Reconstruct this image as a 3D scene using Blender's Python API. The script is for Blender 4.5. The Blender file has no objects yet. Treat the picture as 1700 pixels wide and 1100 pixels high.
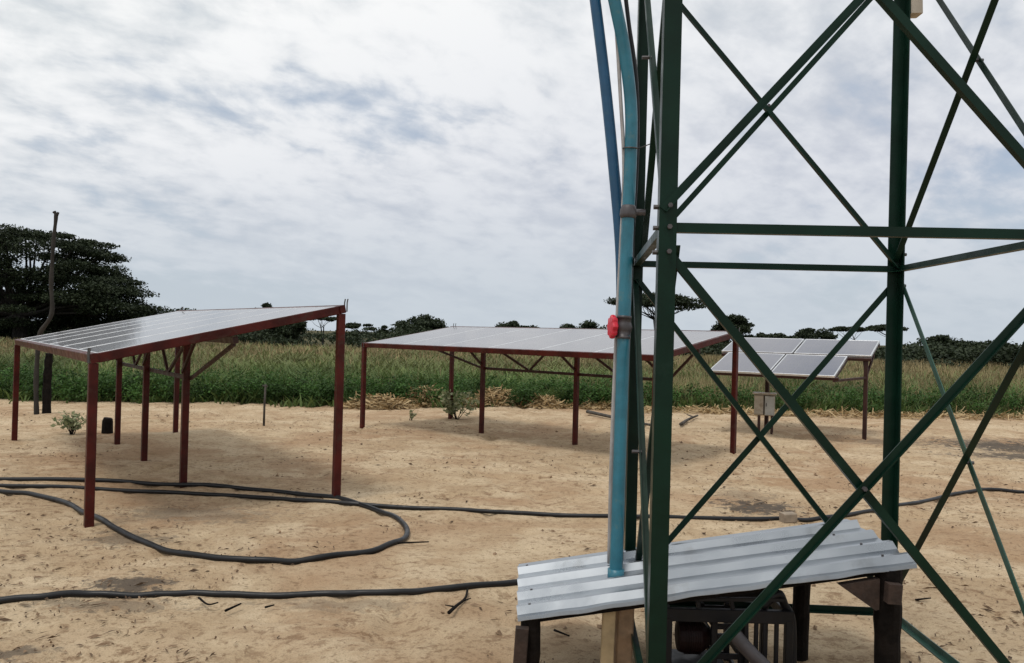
import bpy, math, random
import numpy as np
from mathutils import Vector, Matrix

# ------------------------------------------------------------------ camera, sky, sun, exposure
scene = bpy.context.scene
col = scene.collection
CAM_H = 1.6
FOCAL_PX, PITCH, ROLL = 1341.8, 0.00464, 0.02622      # measured on a 1700 px wide picture
cam_data = bpy.data.cameras.new('camera')
cam_data.sensor_width = 36.0
cam_data.lens = FOCAL_PX / 1700.0 * 36.0
cam_data.clip_start = 0.05
cam_data.clip_end = 5000
cam = bpy.data.objects.new('camera', cam_data)
col.objects.link(cam)
cam.matrix_world = (Matrix.Translation((0, 0, CAM_H)) @ Matrix.Rotation(math.pi / 2 + PITCH, 4, 'X')
                    @ Matrix.Rotation(ROLL, 4, 'Z'))
scene.camera = cam

SUN = Vector((-0.22, -0.34, 0.91)).normalized()       # direction towards the sun
SUN_EL = math.asin(SUN.z)
SUN_AZ = math.atan2(SUN.x, SUN.y)

world = bpy.data.worlds.new('World')
scene.world = world
world.use_nodes = True
nt = world.node_tree
nt.nodes.clear()


def N(tree, kind, **kw):
    n = tree.nodes.new(kind)
    for k, v in kw.items():
        setattr(n, k, v)
    return n


def link(tree, a, b):
    tree.links.new(a, b)


def math_node(tree, op, a, b=None, c=None, clamp=False):
    n = N(tree, 'ShaderNodeMath', operation=op)
    n.use_clamp = clamp
    for i, v in enumerate((a, b, c)):
        if v is None:
            continue
        if isinstance(v, (int, float)):
            n.inputs[i].default_value = v
        else:
            link(tree, v, n.inputs[i])
    return n.outputs[0]


def mixc(tree, fac, a, b):
    n = N(tree, 'ShaderNodeMix', data_type='RGBA')
    for sock, v in ((n.inputs[0], fac), (n.inputs[6], a), (n.inputs[7], b)):
        if isinstance(v, (int, float)):
            sock.default_value = v
        elif isinstance(v, tuple):
            sock.default_value = (*v, 1.0) if len(v) == 3 else v
        else:
            link(tree, v, sock)
    return n.outputs[2]


def smooth(tree, x, a, b, lo=0.0, hi=1.0):
    n = N(tree, 'ShaderNodeMapRange', interpolation_type='SMOOTHSTEP')
    n.inputs[1].default_value = a
    n.inputs[2].default_value = b
    n.inputs[3].default_value = lo
    n.inputs[4].default_value = hi
    link(tree, x, n.inputs[0])
    return n.outputs[0]


def noise(tree, vec, scale, detail=4.0, rough=0.55, dist=0.0, out=0):
    n = N(tree, 'ShaderNodeTexNoise')
    n.inputs['Scale'].default_value = scale
    n.inputs['Detail'].default_value = detail
    n.inputs['Roughness'].default_value = rough
    n.inputs['Distortion'].default_value = dist
    if vec is not None:
        link(tree, vec, n.inputs['Vector'])
    return n.outputs[out]


def build_sky():
    sky = N(nt, 'ShaderNodeTexSky', sky_type='NISHITA')
    sky.sun_disc = False
    sky.sun_elevation = SUN_EL
    sky.sun_rotation = SUN_AZ
    sky.air_density = 1.0
    sky.dust_density = 1.6
    tc = N(nt, 'ShaderNodeTexCoord')
    sep = N(nt, 'ShaderNodeSeparateXYZ')
    link(nt, tc.outputs['Generated'], sep.inputs[0])
    x, y, z = sep.outputs
    zz = math_node(nt, 'ADD', math_node(nt, 'MAXIMUM', z, 0.0), 0.30)
    u = math_node(nt, 'DIVIDE', x, zz)
    v = math_node(nt, 'DIVIDE', y, zz)
    # the cloud deck: a flat layer seen in perspective, streets running away to the right
    comb = N(nt, 'ShaderNodeCombineXYZ')
    link(nt, math_node(nt, 'ADD', math_node(nt, 'MULTIPLY', u, 0.95), math_node(nt, 'MULTIPLY', v, 0.35)), comb.inputs[0])
    link(nt, math_node(nt, 'SUBTRACT', math_node(nt, 'MULTIPLY', v, 1.0), math_node(nt, 'MULTIPLY', u, 0.60)), comb.inputs[1])
    comb.inputs[2].default_value = 6.0
    p = comb.outputs[0]
    big = noise(nt, p, 0.62, 3, 0.5)
    mid = noise(nt, p, 2.2, 7, 0.55, 0.25)
    fine = noise(nt, p, 9.0, 6, 0.55, 0.2)
    dens = math_node(nt, 'ADD', math_node(nt, 'MULTIPLY', big, 0.55),
                     math_node(nt, 'ADD', math_node(nt, 'MULTIPLY', mid, 0.36), math_node(nt, 'MULTIPLY', fine, 0.16)))
    cover = smooth(nt, dens, 0.43, 0.53, 0.18, 1.0)
    # cloud brightness: thick bases greyer, thin parts whiter, brighter towards the sun
    dot = N(nt, 'ShaderNodeVectorMath', operation='DOT_PRODUCT')
    link(nt, tc.outputs['Generated'], dot.inputs[0])
    dot.inputs[1].default_value = SUN
    glow = smooth(nt, dot.outputs['Value'], -0.30, 0.20, 0.0, 1.0)
    shade = smooth(nt, math_node(nt, 'ADD', math_node(nt, 'MULTIPLY', mid, 0.60), math_node(nt, 'MULTIPLY', fine, 0.46)), 0.38, 0.64)
    dark = mixc(nt, glow, (5.4, 5.75, 6.6), (6.5, 6.95, 7.25))
    lite = mixc(nt, glow, (7.3, 7.55, 8.1), (9.9, 9.95, 9.9))
    cloud = mixc(nt, shade, dark, lite)
    blue = mixc(nt, 0.6, sky.outputs[0], (4.7, 5.6, 6.9))
    mix1 = mixc(nt, cover, blue, cloud)
    low = smooth(nt, z, 0.0, 0.22, 0.85, 0.0)
    out = mixc(nt, low, mix1, (5.5, 6.15, 6.75))
    bg = N(nt, 'ShaderNodeBackground')
    bg.inputs['Strength'].default_value = 0.1
    link(nt, out, bg.inputs['Color'])
    wo = N(nt, 'ShaderNodeOutputWorld')
    link(nt, bg.outputs[0], wo.inputs['Surface'])


build_sky()

sun_data = bpy.data.lights.new('sun', 'SUN')
sun_data.energy = 1.5
sun_data.angle = math.radians(15)
sun_data.color = (1.0, 0.95, 0.87)
sun = bpy.data.objects.new('sun', sun_data)
col.objects.link(sun)
sun.rotation_euler = SUN.to_track_quat('Z', 'Y').to_euler()

vs = scene.view_settings
vs.view_transform = 'Standard'
vs.look = 'None'
vs.exposure = 0.0
vs.gamma = 1.0
vs.use_curve_mapping = False

# ------------------------------------------------------------------ helpers
rng = np.random.default_rng(7)
random.seed(7)
_c, _s = math.cos(PITCH), math.sin(PITCH)
_cr, _sr = math.cos(ROLL), math.sin(ROLL)


def ray(px, py):
    a, b = (px - 850) / FOCAL_PX, (550 - py) / FOCAL_PX
    X, Y = _cr * a - _sr * b, _sr * a + _cr * b
    return np.array([X, _c - _s * Y, _s + _c * Y])


def gp(px, py, z=0.0):
    """surveyed point of the photograph on the level z"""
    r = ray(px, py)
    return np.array([0, 0, CAM_H]) + r * (z - CAM_H) / r[2]


def at(px, py, Y):
    """surveyed point of the photograph at the distance Y"""
    r = ray(px, py)
    return np.array([0, 0, CAM_H]) + r * Y / r[1]


def A(*v):
    return np.array(v, float)


def unit(v):
    v = np.asarray(v, float)
    return v / (np.linalg.norm(v) + 1e-12)


class MB:
    def __init__(self):
        self.v, self.f, self.n = [], [], 0

    def add(self, verts, faces):
        b = self.n
        self.v.extend([tuple(map(float, q)) for q in verts])
        self.f.extend([tuple(i + b for i in q) for q in faces])
        self.n += len(verts)
        return self

    def prism(self, P, Q, prof, side, up):
        """extrude a 2D outline (counter-clockwise) from P to Q"""
        P, Q = np.asarray(P, float), np.asarray(Q, float)
        k = len(prof)
        vs_ = [P + a * side + b * up for a, b in prof] + [Q + a * side + b * up for a, b in prof]
        fs = [(i, (i + 1) % k, k + (i + 1) % k, k + i) for i in range(k)]
        fs += [tuple(reversed(range(k))), tuple(range(k, 2 * k))]
        return self.add(vs_, fs)

    def bar(self, P, Q, w, h, up=(0, 0, 1)):
        d = unit(np.asarray(Q, float) - np.asarray(P, float))
        side = np.cross(d, np.asarray(up, float))
        if np.linalg.norm(side) < 1e-4:
            side = np.cross(d, A(0, 1, 0))
        side = unit(side)
        u = np.cross(side, d)
        w, h = w / 2, h / 2
        c = min(w, h) * 0.18
        prof = [(-w + c, -h), (w - c, -h), (w, -h + c), (w, h - c), (w - c, h), (-w + c, h), (-w, h - c), (-w, -h + c)]
        return self.prism(P, Q, prof, side, u)

    def angle(self, P, Q, side, inward, w, t, w2=None):
        """L section: heel on the line P-Q, one flange along side, one along inward"""
        prof = [(0, 0), (w, 0), (w, t), (t, t), (t, w2 or w), (0, w2 or w)]
        d = unit(np.asarray(Q, float) - np.asarray(P, float))
        side = unit(np.asarray(side, float) - d * np.dot(side, d))
        inward = unit(np.asarray(inward, float) - d * np.dot(inward, d))
        inward = unit(inward - side * np.dot(inward, side))
        return self.prism(P, Q, prof, side, inward)

    def tube(self, path, r, n=10, cap=True):
        path = [np.asarray(q, float) for q in path]
        k = len(path)
        rs = [r] * k if np.isscalar(r) else list(r)
        t0 = unit(path[1] - path[0])
        ref = A(0, 0, 1) if abs(t0[2]) < 0.9 else A(1, 0, 0)
        s = unit(np.cross(t0, ref))
        vs_ = []
        for i in range(k):
            t = unit(path[min(i + 1, k - 1)] - path[max(i - 1, 0)])
            s = unit(s - t * np.dot(s, t))
            u = np.cross(t, s)
            for j in range(n):
                a = 2 * math.pi * j / n
                vs_.append(path[i] + rs[i] * (math.cos(a) * s + math.sin(a) * u))
        fs = [(i * n + j, i * n + (j + 1) % n, (i + 1) * n + (j + 1) % n, (i + 1) * n + j)
              for i in range(k - 1) for j in range(n)]
        if cap:
            fs += [tuple(reversed(range(n))), tuple(range((k - 1) * n, k * n))]
        return self.add(vs_, fs)

    def build(self, name, m, parent=None, smooth_=False):
        return mesh_obj(name, np.array(self.v), self.f, m, parent, smooth_)


def world_origin(o):
    q = A(0, 0, 0)
    while o is not None:
        q = q + A(*o.location)
        o = o.parent
    return q


def mesh_obj(name, verts, faces, m, parent=None, smooth_=False):
    me = bpy.data.meshes.new(name)
    verts = np.asarray(verts, float)
    o = bpy.data.objects.new(name, me)
    if parent is not None:
        o.parent = parent
        verts = verts - world_origin(parent)
    else:
        lo, hi = verts.min(0), verts.max(0)
        org = A((lo[0] + hi[0]) / 2, (lo[1] + hi[1]) / 2, lo[2])
        o.location = org
        verts = verts - org
    me.from_pydata(verts.tolist(), [], faces)
    if smooth_:
        me.shade_smooth()
    me.materials.append(m)
    col.objects.link(o)
    return o


def fast_mesh(name, verts, nper, m, parent=None, colors=None, tris=False):
    """many separate polygons of nper corners each (nper*k vertices)"""
    verts = np.asarray(verts, np.float32).reshape(-1, 3)
    nv = len(verts)
    nf = nv // nper
    me = bpy.data.meshes.new(name)
    o = bpy.data.objects.new(name, me)
    if parent is not None:
        o.parent = parent
        verts = verts - world_origin(parent).astype(np.float32)
    me.vertices.add(nv)
    me.vertices.foreach_set('co', verts.ravel())
    me.loops.add(nv)
    me.loops.foreach_set('vertex_index', np.arange(nv, dtype=np.int32))
    me.polygons.add(nf)
    me.polygons.foreach_set('loop_start', np.arange(0, nv, nper, dtype=np.int32))
    me.polygons.foreach_set('loop_total', np.full(nf, nper, dtype=np.int32))
    if colors is not None:
        at_ = me.color_attributes.new('tint', 'FLOAT_COLOR', 'POINT')
        c4 = np.ones((nv, 4), np.float32)
        c4[:, :3] = colors
        at_.data.foreach_set('color', c4.ravel())
    me.update(calc_edges=True)
    me.materials.append(m)
    col.objects.link(o)
    return o


def tag(o, label=None, cat=None, group=None, kind=None):
    if label:
        o['label'] = label
    if cat:
        o['category'] = cat
    if group:
        o['group'] = group
    if kind:
        o['kind'] = kind
    return o


def thing(name, loc, label, cat, group=None):
    o = bpy.data.objects.new(name, None)
    o.empty_display_size = 0.2
    o.location = tuple(map(float, loc))
    col.objects.link(o)
    return tag(o, label, cat, group)


def catmull(pts, sub=8):
    pts = [np.asarray(q, float) for q in pts]
    P = [2 * pts[0] - pts[1]] + pts + [2 * pts[-1] - pts[-2]]
    out = []
    for i in range(1, len(P) - 2):
        a, b, c, d = P[i - 1:i + 3]
        for t in np.linspace(0, 1, sub, endpoint=False):
            out.append(0.5 * (2 * b + (c - a) * t + (2 * a - 5 * b + 4 * c - d) * t * t + (3 * b - a - 3 * c + d) * t ** 3))
    out.append(pts[-1])
    return out


# value noise for terrain relief
_perm = rng.random((256, 256))


def vnoise(x, y):
    xi, yi = np.floor(x).astype(int), np.floor(y).astype(int)
    fx, fy = x - xi, y - yi
    fx, fy = fx * fx * (3 - 2 * fx), fy * fy * (3 - 2 * fy)
    g = lambda a, b: _perm[a % 256, b % 256]
    return (g(xi, yi) * (1 - fx) + g(xi + 1, yi) * fx) * (1 - fy) + (g(xi, yi + 1) * (1 - fx) + g(xi + 1, yi + 1) * fx) * fy


def field_edge(x):
    """distance at which the sand gives way to the tall grass"""
    x = np.asarray(x, float)
    return np.minimum(18.0 + 0.13 * x, 18.75 - 0.01 * x) + 0.55 * (vnoise(x * 0.5 + 40, x * 0 + 3) - 0.5) + 0.25 * (vnoise(x * 1.7, x * 0 + 9) - 0.5)


# ------------------------------------------------------------------ materials
def mat(name, base, rough=0.6, metal=0.0, var=0.25, scale=6.0, bump=0.0, bscale=40.0, spec=0.5, stain=None, coat=0.0, detail=5.0):
    m = bpy.data.materials.new(name)
    m.use_nodes = True
    t = m.node_tree
    b = t.nodes['Principled BSDF']
    tc = N(t, 'ShaderNodeTexCoord')
    geo = N(t, 'ShaderNodeNewGeometry')
    n1 = noise(t, geo.outputs['Position'], scale, detail, 0.6)
    f = smooth(t, n1, 0.3, 0.7, 1 - var, 1 + var)
    mul = N(t, 'ShaderNodeVectorMath', operation='SCALE')
    mul.inputs[0].default_value = base
    link(t, f, mul.inputs['Scale'])
    c = mul.outputs[0]
    if stain:
        n2 = noise(t, geo.outputs['Position'], stain[1], 7, 0.68)
        c = mixc(t, smooth(t, n2, stain[2], stain[2] + 0.12, 0.0, stain[3]), c, stain[0])
    link(t, c, b.inputs['Base Color'])
    n3 = noise(t, geo.outputs['Position'], scale * 2.3, 4, 0.6)
    link(t, smooth(t, n3, 0.3, 0.7, max(rough - 0.1, 0.03), min(rough + 0.1, 1)), b.inputs['Roughness'])
    b.inputs['Metallic'].default_value = metal
    b.inputs['Specular IOR Level'].default_value = spec
    b.inputs['Coat Weight'].default_value = coat
    if bump:
        bp = N(t, 'ShaderNodeBump')
        bp.inputs['Strength'].default_value = bump
        bp.inputs['Distance'].default_value = 0.01
        link(t, noise(t, geo.outputs['Position'], bscale, 5, 0.6), bp.inputs['Height'])
        link(t, bp.outputs[0], b.inputs['Normal'])
    return m


def leaf_mat(name, c0, c1, rough=0.6, attr=False, trans=0.25):
    m = bpy.data.materials.new(name)
    m.use_nodes = True
    t = m.node_tree
    b = t.nodes['Principled BSDF']
    if attr:
        a = N(t, 'ShaderNodeAttribute', attribute_name='tint')
        c = a.outputs['Color']
    else:
        g = N(t, 'ShaderNodeNewGeometry')
        c = mixc(t, g.outputs['Random Per Island'], c0, c1)
    link(t, c, b.inputs['Base Color'])
    b.inputs['Roughness'].default_value = rough
    b.inputs['Specular IOR Level'].default_value = 0.25
    tr = N(t, 'ShaderNodeBsdfTranslucent')
    link(t, c, tr.inputs['Color'])
    mx = N(t, 'ShaderNodeMixShader')
    mx.inputs[0].default_value = trans
    link(t, b.outputs[0], mx.inputs[1])
    link(t, tr.outputs[0], mx.inputs[2])
    link(t, mx.outputs[0], t.nodes['Material Output'].inputs['Surface'])
    return m


def ground_mat():
    m = bpy.data.materials.new('sand')
    m.use_nodes = True
    t = m.node_tree
    b = t.nodes['Principled BSDF']
    g = N(t, 'ShaderNodeNewGeometry')
    pos = g.outputs['Position']
    sep = N(t, 'ShaderNodeSeparateXYZ')
    link(t, pos, sep.inputs[0])
    X, Y = sep.outputs[0], sep.outputs[1]
    n_big = noise(t, pos, 0.45, 5, 0.6, 0.4)
    n_mid = noise(t, pos, 2.1, 6, 0.62, 0.3)
    n_fine = noise(t, pos, 20.0, 7, 0.74)
    n_grain = noise(t, pos, 90.0, 4, 0.75)
    sq = N(t, 'ShaderNodeVectorMath', operation='MULTIPLY')
    sq.inputs[1].default_value = (0.85, 1.1, 1.0)
    link(t, pos, sq.inputs[0])
    n_sm = noise(t, sq.outputs[0], 9.0, 10, 0.74, 0.15)
    n_red = noise(t, pos, 0.33, 6, 0.66, 0.8)
    n_pale = noise(t, sq.outputs[0], 1.15, 8, 0.7, 0.5)
    c = mixc(t, smooth(t, n_mid, 0.3, 0.72), (0.47, 0.345, 0.218), (0.62, 0.49, 0.33))
    c = mixc(t, smooth(t, n_big, 0.45, 0.64, 0.0, 0.5), c, (0.385, 0.262, 0.155))
    c = mixc(t, smooth(t, n_red, 0.46, 0.62, 0.0, 0.6), c, (0.37, 0.225, 0.13))
    c = mixc(t, smooth(t, n_pale, 0.50, 0.62, 0.0, 0.6), c, (0.66, 0.53, 0.365))
    patchy = smooth(t, noise(t, pos, 0.9, 5, 0.65, 0.3), 0.40, 0.62, 0.12, 1.0)
    c = mixc(t, math_node(t, 'MULTIPLY', smooth(t, n_sm, 0.52, 0.60, 0.0, 0.75), patchy), c, (0.215, 0.128, 0.072))
    c = mixc(t, smooth(t, n_fine, 0.54, 0.60, 0.0, 0.6), c, (0.22, 0.14, 0.08))
    c = mixc(t, smooth(t, n_grain, 0.48, 0.68, 0.0, 0.45), c, (0.20, 0.135, 0.085))
    # trodden litter crumbs
    vor = N(t, 'ShaderNodeTexVoronoi', feature='F1')
    vor.inputs['Scale'].default_value = 7.0
    vor.inputs['Randomness'].default_value = 1.0
    stretch = N(t, 'ShaderNodeVectorMath', operation='MULTIPLY')
    stretch.inputs[1].default_value = (0.55, 1.0, 1.0)
    dsp = N(t, 'ShaderNodeVectorMath', operation='ADD')
    link(t, pos, stretch.inputs[0])
    nz = N(t, 'ShaderNodeTexNoise')
    nz.inputs['Scale'].default_value = 6.0
    link(t, pos, nz.inputs['Vector'])
    link(t, nz.outputs['Color'], dsp.inputs[1])
    link(t, stretch.outputs[0], dsp.inputs[0])
    link(t, dsp.outputs[0], vor.inputs['Vector'])
    crumb = smooth(t, vor.outputs['Distance'], 0.05, 0.17, 0.75, 0.0)
    crumb = math_node(t, 'MULTIPLY', crumb, smooth(t, noise(t, pos, 1.3, 3, 0.6), 0.38, 0.6))
    c = mixc(t, crumb, c, (0.12, 0.075, 0.045))
    # ash and soot left by small fires, plus a rack's shadow painted in at right
    ash_shade = None
    for (ax, ay, rx, ry, k) in ASH_SHADE:
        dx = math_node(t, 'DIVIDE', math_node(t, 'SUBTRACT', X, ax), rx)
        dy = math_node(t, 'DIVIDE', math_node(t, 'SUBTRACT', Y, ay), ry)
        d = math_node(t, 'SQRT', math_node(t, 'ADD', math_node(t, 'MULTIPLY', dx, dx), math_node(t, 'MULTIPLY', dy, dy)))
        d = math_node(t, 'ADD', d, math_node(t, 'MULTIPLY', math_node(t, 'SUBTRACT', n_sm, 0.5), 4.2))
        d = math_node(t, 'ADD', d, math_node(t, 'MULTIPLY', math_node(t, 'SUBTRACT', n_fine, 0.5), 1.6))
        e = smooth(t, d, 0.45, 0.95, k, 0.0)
        ash_shade = e if ash_shade is None else math_node(t, 'MAXIMUM', ash_shade, e)
    c = mixc(t, ash_shade, c, (0.075, 0.063, 0.055))
    # soil with roots and litter under the grass
    edge = math_node(t, 'MINIMUM', math_node(t, 'ADD', math_node(t, 'MULTIPLY', X, 0.13), 18.0),
                     math_node(t, 'ADD', math_node(t, 'MULTIPLY', X, -0.01), 18.75))
    dd = math_node(t, 'SUBTRACT', Y, edge)
    dd = math_node(t, 'ADD', dd, math_node(t, 'MULTIPLY', math_node(t, 'SUBTRACT', n_mid, 0.5), 1.6))
    soil = mixc(t, n_fine, (0.05, 0.055, 0.025), (0.13, 0.105, 0.055))
    c = mixc(t, smooth(t, dd, -0.15, 0.6), c, soil)
    link(t, c, b.inputs['Base Color'])
    b.inputs['Roughness'].default_value = 0.95
    b.inputs['Specular IOR Level'].default_value = 0.1
    bp = N(t, 'ShaderNodeBump')
    bp.inputs['Strength'].default_value = 0.9
    bp.inputs['Distance'].default_value = 0.03
    hh = math_node(t, 'ADD', math_node(t, 'MULTIPLY', n_fine, 0.8), math_node(t, 'ADD', math_node(t, 'MULTIPLY', n_grain, 0.14), math_node(t, 'MULTIPLY', n_sm, -0.6)))
    link(t, hh, bp.inputs['Height'])
    link(t, bp.outputs[0], b.inputs['Normal'])
    return m


def panel_mat(d0=0.18, d1=0.38, rough=0.25, cell=(0.020, 0.021, 0.040)):
    """dark silicon cells with pale bus lines behind glass"""
    m = bpy.data.materials.new('solar_cells')
    m.use_nodes = True
    t = m.node_tree
    b = t.nodes['Principled BSDF']
    uv = N(t, 'ShaderNodeUVMap')
    sep = N(t, 'ShaderNodeSeparateXYZ')
    link(t, uv.outputs[0], sep.inputs[0])

    def lines(s, count, w):
        f = math_node(t, 'FRACT', math_node(t, 'MULTIPLY', s, count))
        d = math_node(t, 'ABSOLUTE', math_node(t, 'SUBTRACT', f, 0.5))
        return math_node(t, 'GREATER_THAN', d, 0.5 - w)
    g = math_node(t, 'MAXIMUM', lines(sep.outputs[0], 6, 0.012), lines(sep.outputs[1], 12, 0.012))
    geo = N(t, 'ShaderNodeNewGeometry')
    dust = smooth(t, noise(t, geo.outputs['Position'], 3.0, 5, 0.6), 0.35, 0.75, d0, d1)
    c = mixc(t, g, cell, (0.07, 0.075, 0.095))
    c = mixc(t, dust, c, (0.25, 0.22, 0.19))
    link(t, c, b.inputs['Base Color'])
    b.inputs['Roughness'].default_value = rough
    b.inputs['Specular IOR Level'].default_value = 0.55
    b.inputs['Coat Weight'].default_value = 0.6
    b.inputs['Coat Roughness'].default_value = 0.06
    return m


def gpx(*q):
    return gp(*q)[:2]


ASH_SHADE = [(*gpx(215, 968), 0.32, 0.22, 0.85), (*gpx(210, 895), 0.40, 0.25, 0.55), (*gpx(330, 855), 0.75, 0.35, 0.45),
       (*gpx(1262, 840), 0.46, 0.42, 0.9), (*gpx(1235, 820), 0.4, 0.4, 0.35), (8.3, 13.2, 1.7, 1.2, 0.9), (7.8, 12.0, 1.5, 0.55, 0.85),  # patches given in plain metres paint a rack's cast shadow
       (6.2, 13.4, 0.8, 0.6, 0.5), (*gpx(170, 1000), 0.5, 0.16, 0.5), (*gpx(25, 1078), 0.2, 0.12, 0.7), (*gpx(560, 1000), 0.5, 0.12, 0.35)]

M = dict(
    red=mat('red_oxide_paint', (0.056, 0.0075, 0.0055), 0.42, spec=0.2, var=0.35, scale=5, stain=((0.05, 0.022, 0.016), 9, 0.52, 0.7), bump=0.15),
    rust=mat('brown_primer_steel', (0.035, 0.013, 0.010), 0.5, spec=0.3, var=0.3, bump=0.15),
    green=mat('dark_green_gloss_paint', (0.0028, 0.0175, 0.0105), 0.38, spec=0.17, var=0.25, scale=4, stain=((0.009, 0.026, 0.018), 7, 0.58, 0.5), bump=0.08, bscale=25),
    green_light=mat('light_green_paint', (0.016, 0.062, 0.044), 0.35, var=0.25, scale=4),  # lighter green for the right face's low rail and brace
    alu=mat('anodised_aluminium', (0.62, 0.63, 0.65), 0.35, metal=0.7, var=0.08),
    backsheet=mat('panel_backsheet', (0.55, 0.55, 0.55), 0.6, var=0.08),
    cells=panel_mat(),
    cells_blue=panel_mat(0.03, 0.12, 0.16, (0.022, 0.024, 0.062)),
    zinc=mat('galvanised_sheet', (0.35, 0.375, 0.405), 0.34, metal=1.0, var=0.05, scale=1.2, stain=((0.26, 0.27, 0.28), 3.5, 0.55, 0.5)),
    pipe_deep=mat('deep_blue_pipe', (0.008, 0.070, 0.160), 0.38, var=0.14, scale=9, stain=((0.03, 0.10, 0.14), 14, 0.55, 0.5)),
    pipe_blue=mat('teal_blue_pipe', (0.019, 0.140, 0.200), 0.38, var=0.16, scale=9, stain=((0.08, 0.16, 0.17), 12, 0.56, 0.6)),
    conduit=mat('grey_conduit_plastic', (0.34, 0.33, 0.33), 0.5, var=0.2, scale=8),
    fitting=mat('dark_grey_fitting', (0.055, 0.05, 0.055), 0.45, var=0.25),
    valve_red=mat('red_valve_plastic', (0.55, 0.012, 0.035), 0.4, var=0.12),
    hose=mat('black_hose_plastic', (0.008, 0.0085, 0.010), 0.42, spec=0.35, var=0.3, scale=5, stain=((0.09, 0.07, 0.055), 6, 0.62, 0.5)),
    black=mat('black_plastic', (0.006, 0.006, 0.008), 0.5, spec=0.3, var=0.3, stain=((0.018, 0.015, 0.013), 8, 0.6, 0.4)),
    maroon=mat('maroon_motor_paint', (0.012, 0.004, 0.004), 0.6, spec=0.2, var=0.3),
    dark_wood=mat('old_dark_wood', (0.007, 0.005, 0.004), 0.85, spec=0.15, var=0.45, scale=14, bump=0.6, bscale=45),
    cut_wood=mat('brown_sawn_wood', (0.034, 0.019, 0.013), 0.8, var=0.3, scale=18, bump=0.4, bscale=60),
    pale_wood=mat('pale_plank', (0.40, 0.30, 0.17), 0.8, var=0.2, scale=10, bump=0.3, bscale=50),
    grey_wood=mat('weathered_grey_wood', (0.060, 0.052, 0.044), 0.85, var=0.35, scale=9, bump=0.6, bscale=30),
    bark=mat('acacia_bark', (0.020, 0.017, 0.014), 0.9, var=0.35, scale=3),
    beige=mat('beige_cabinet_paint', (0.38, 0.34, 0.28), 0.55, var=0.15, scale=6, stain=((0.20, 0.15, 0.10), 7, 0.55, 0.6)),
    grey_steel=mat('grey_cabinet_steel', (0.36, 0.37, 0.36), 0.45, metal=0.2, var=0.15, scale=6),
    wire=mat('steel_wire', (0.10, 0.10, 0.10), 0.4, metal=0.6),
    stone=mat('pale_grey_block', (0.25, 0.20, 0.15), 0.9, var=0.25, bump=0.5),
    blue_rag=mat('blue_plastic', (0.02, 0.13, 0.32), 0.5),
    grass=leaf_mat('grass_blades', None, None, 0.7, attr=True, trans=0.3),
    straw=leaf_mat('dry_straw', (0.30, 0.20, 0.095), (0.55, 0.42, 0.24), 0.8, trans=0.2),
    leaf_acacia=leaf_mat('acacia_leaves', (0.014, 0.023, 0.011), (0.034, 0.046, 0.020), 0.7, trans=0.15),
    leaf_bush=leaf_mat('bush_leaves', (0.016, 0.026, 0.013), (0.040, 0.054, 0.025), 0.7, trans=0.15),
    leaf_plant=leaf_mat('young_leaves', (0.15, 0.19, 0.08), (0.42, 0.43, 0.27), 0.6, trans=0.3),
    litter=leaf_mat('ground_litter', (0.06, 0.038, 0.024), (0.24, 0.16, 0.10), 0.9, trans=0.0),
)
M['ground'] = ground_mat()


# ------------------------------------------------------------------ ground sheet
def ground_z(x, y):
    x, y = np.asarray(x, float), np.asarray(y, float)
    near = np.clip((60 - np.hypot(x, y)) / 30, 0, 1)
    h = (vnoise(x * 0.45, y * 0.45) - 0.5) * 0.030 + (vnoise(x * 1.9 + 7, y * 1.9) - 0.5) * 0.022
    h += (vnoise(x * 5.3, y * 5.3 + 11) - 0.5) * 0.016 + (vnoise(x * 13.1, y * 13.1) - 0.5) * 0.008
    # scuffs, old footprints and soil kicked up against the posts
    h -= np.clip(vnoise(x * 3.3 + 9, y * 2.6 + 5) - .68, 0, 1) * .19 * (vnoise(x * .6 + 2, y * .6) > .42)
    h -= np.clip(vnoise(x * 6.1 + 3, y * 8.2 + 1) - .70, 0, 1) * .11
    for (mx, my) in ((-3.261, 6.312), (-1.60, 7.54), (-3.28, 8.17), (1.76, 9.80), (1.04, 11.92), (3.13, 11.31)):
        h += .028 * np.exp(-((x - mx) ** 2 + (y - my) ** 2) / .035)
    return h * near


def build_ground():
    def axis(lo, hi, a, b, fine):
        core = np.arange(a, b + 1e-6, fine)
        left, right, s = [], [], fine
        q = a
        while q > lo:
            s *= 1.22
            q -= s
            left.append(max(q, lo))
        q, s = b, fine
        while q < hi:
            s *= 1.22
            q += s
            right.append(min(q, hi))
        return np.concatenate([left[::-1], core, right])
    xs = axis(-2500, 2500, -7, 8, 0.04)
    ys = axis(-60, 3000, 3.3, 14, 0.04)
    gx, gy = np.meshgrid(xs, ys)
    v = np.stack([gx, gy, ground_z(gx, gy)], -1).reshape(-1, 3).astype(np.float32)
    nx, ny = len(xs), len(ys)
    i = (np.arange(ny - 1)[:, None] * nx + np.arange(nx - 1)[None, :]).ravel()
    idx = np.stack([i, i + 1, i + 1 + nx, i + nx], 1).astype(np.int32)
    me = bpy.data.meshes.new('ground')
    me.vertices.add(len(v))
    me.vertices.foreach_set('co', v.ravel())
    me.loops.add(idx.size)
    me.loops.foreach_set('vertex_index', idx.ravel())
    me.polygons.add(len(idx))
    me.polygons.foreach_set('loop_start', np.arange(0, idx.size, 4, dtype=np.int32))
    me.polygons.foreach_set('loop_total', np.full(len(idx), 4, dtype=np.int32))
    me.update(calc_edges=True)
    me.shade_smooth()
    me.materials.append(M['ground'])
    o = bpy.data.objects.new('ground', me)
    col.objects.link(o)
    tag(o, 'pale tan sandy ground with scattered litter and soot stains and a painted rack shadow', 'ground', kind='structure')


build_ground()


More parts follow.
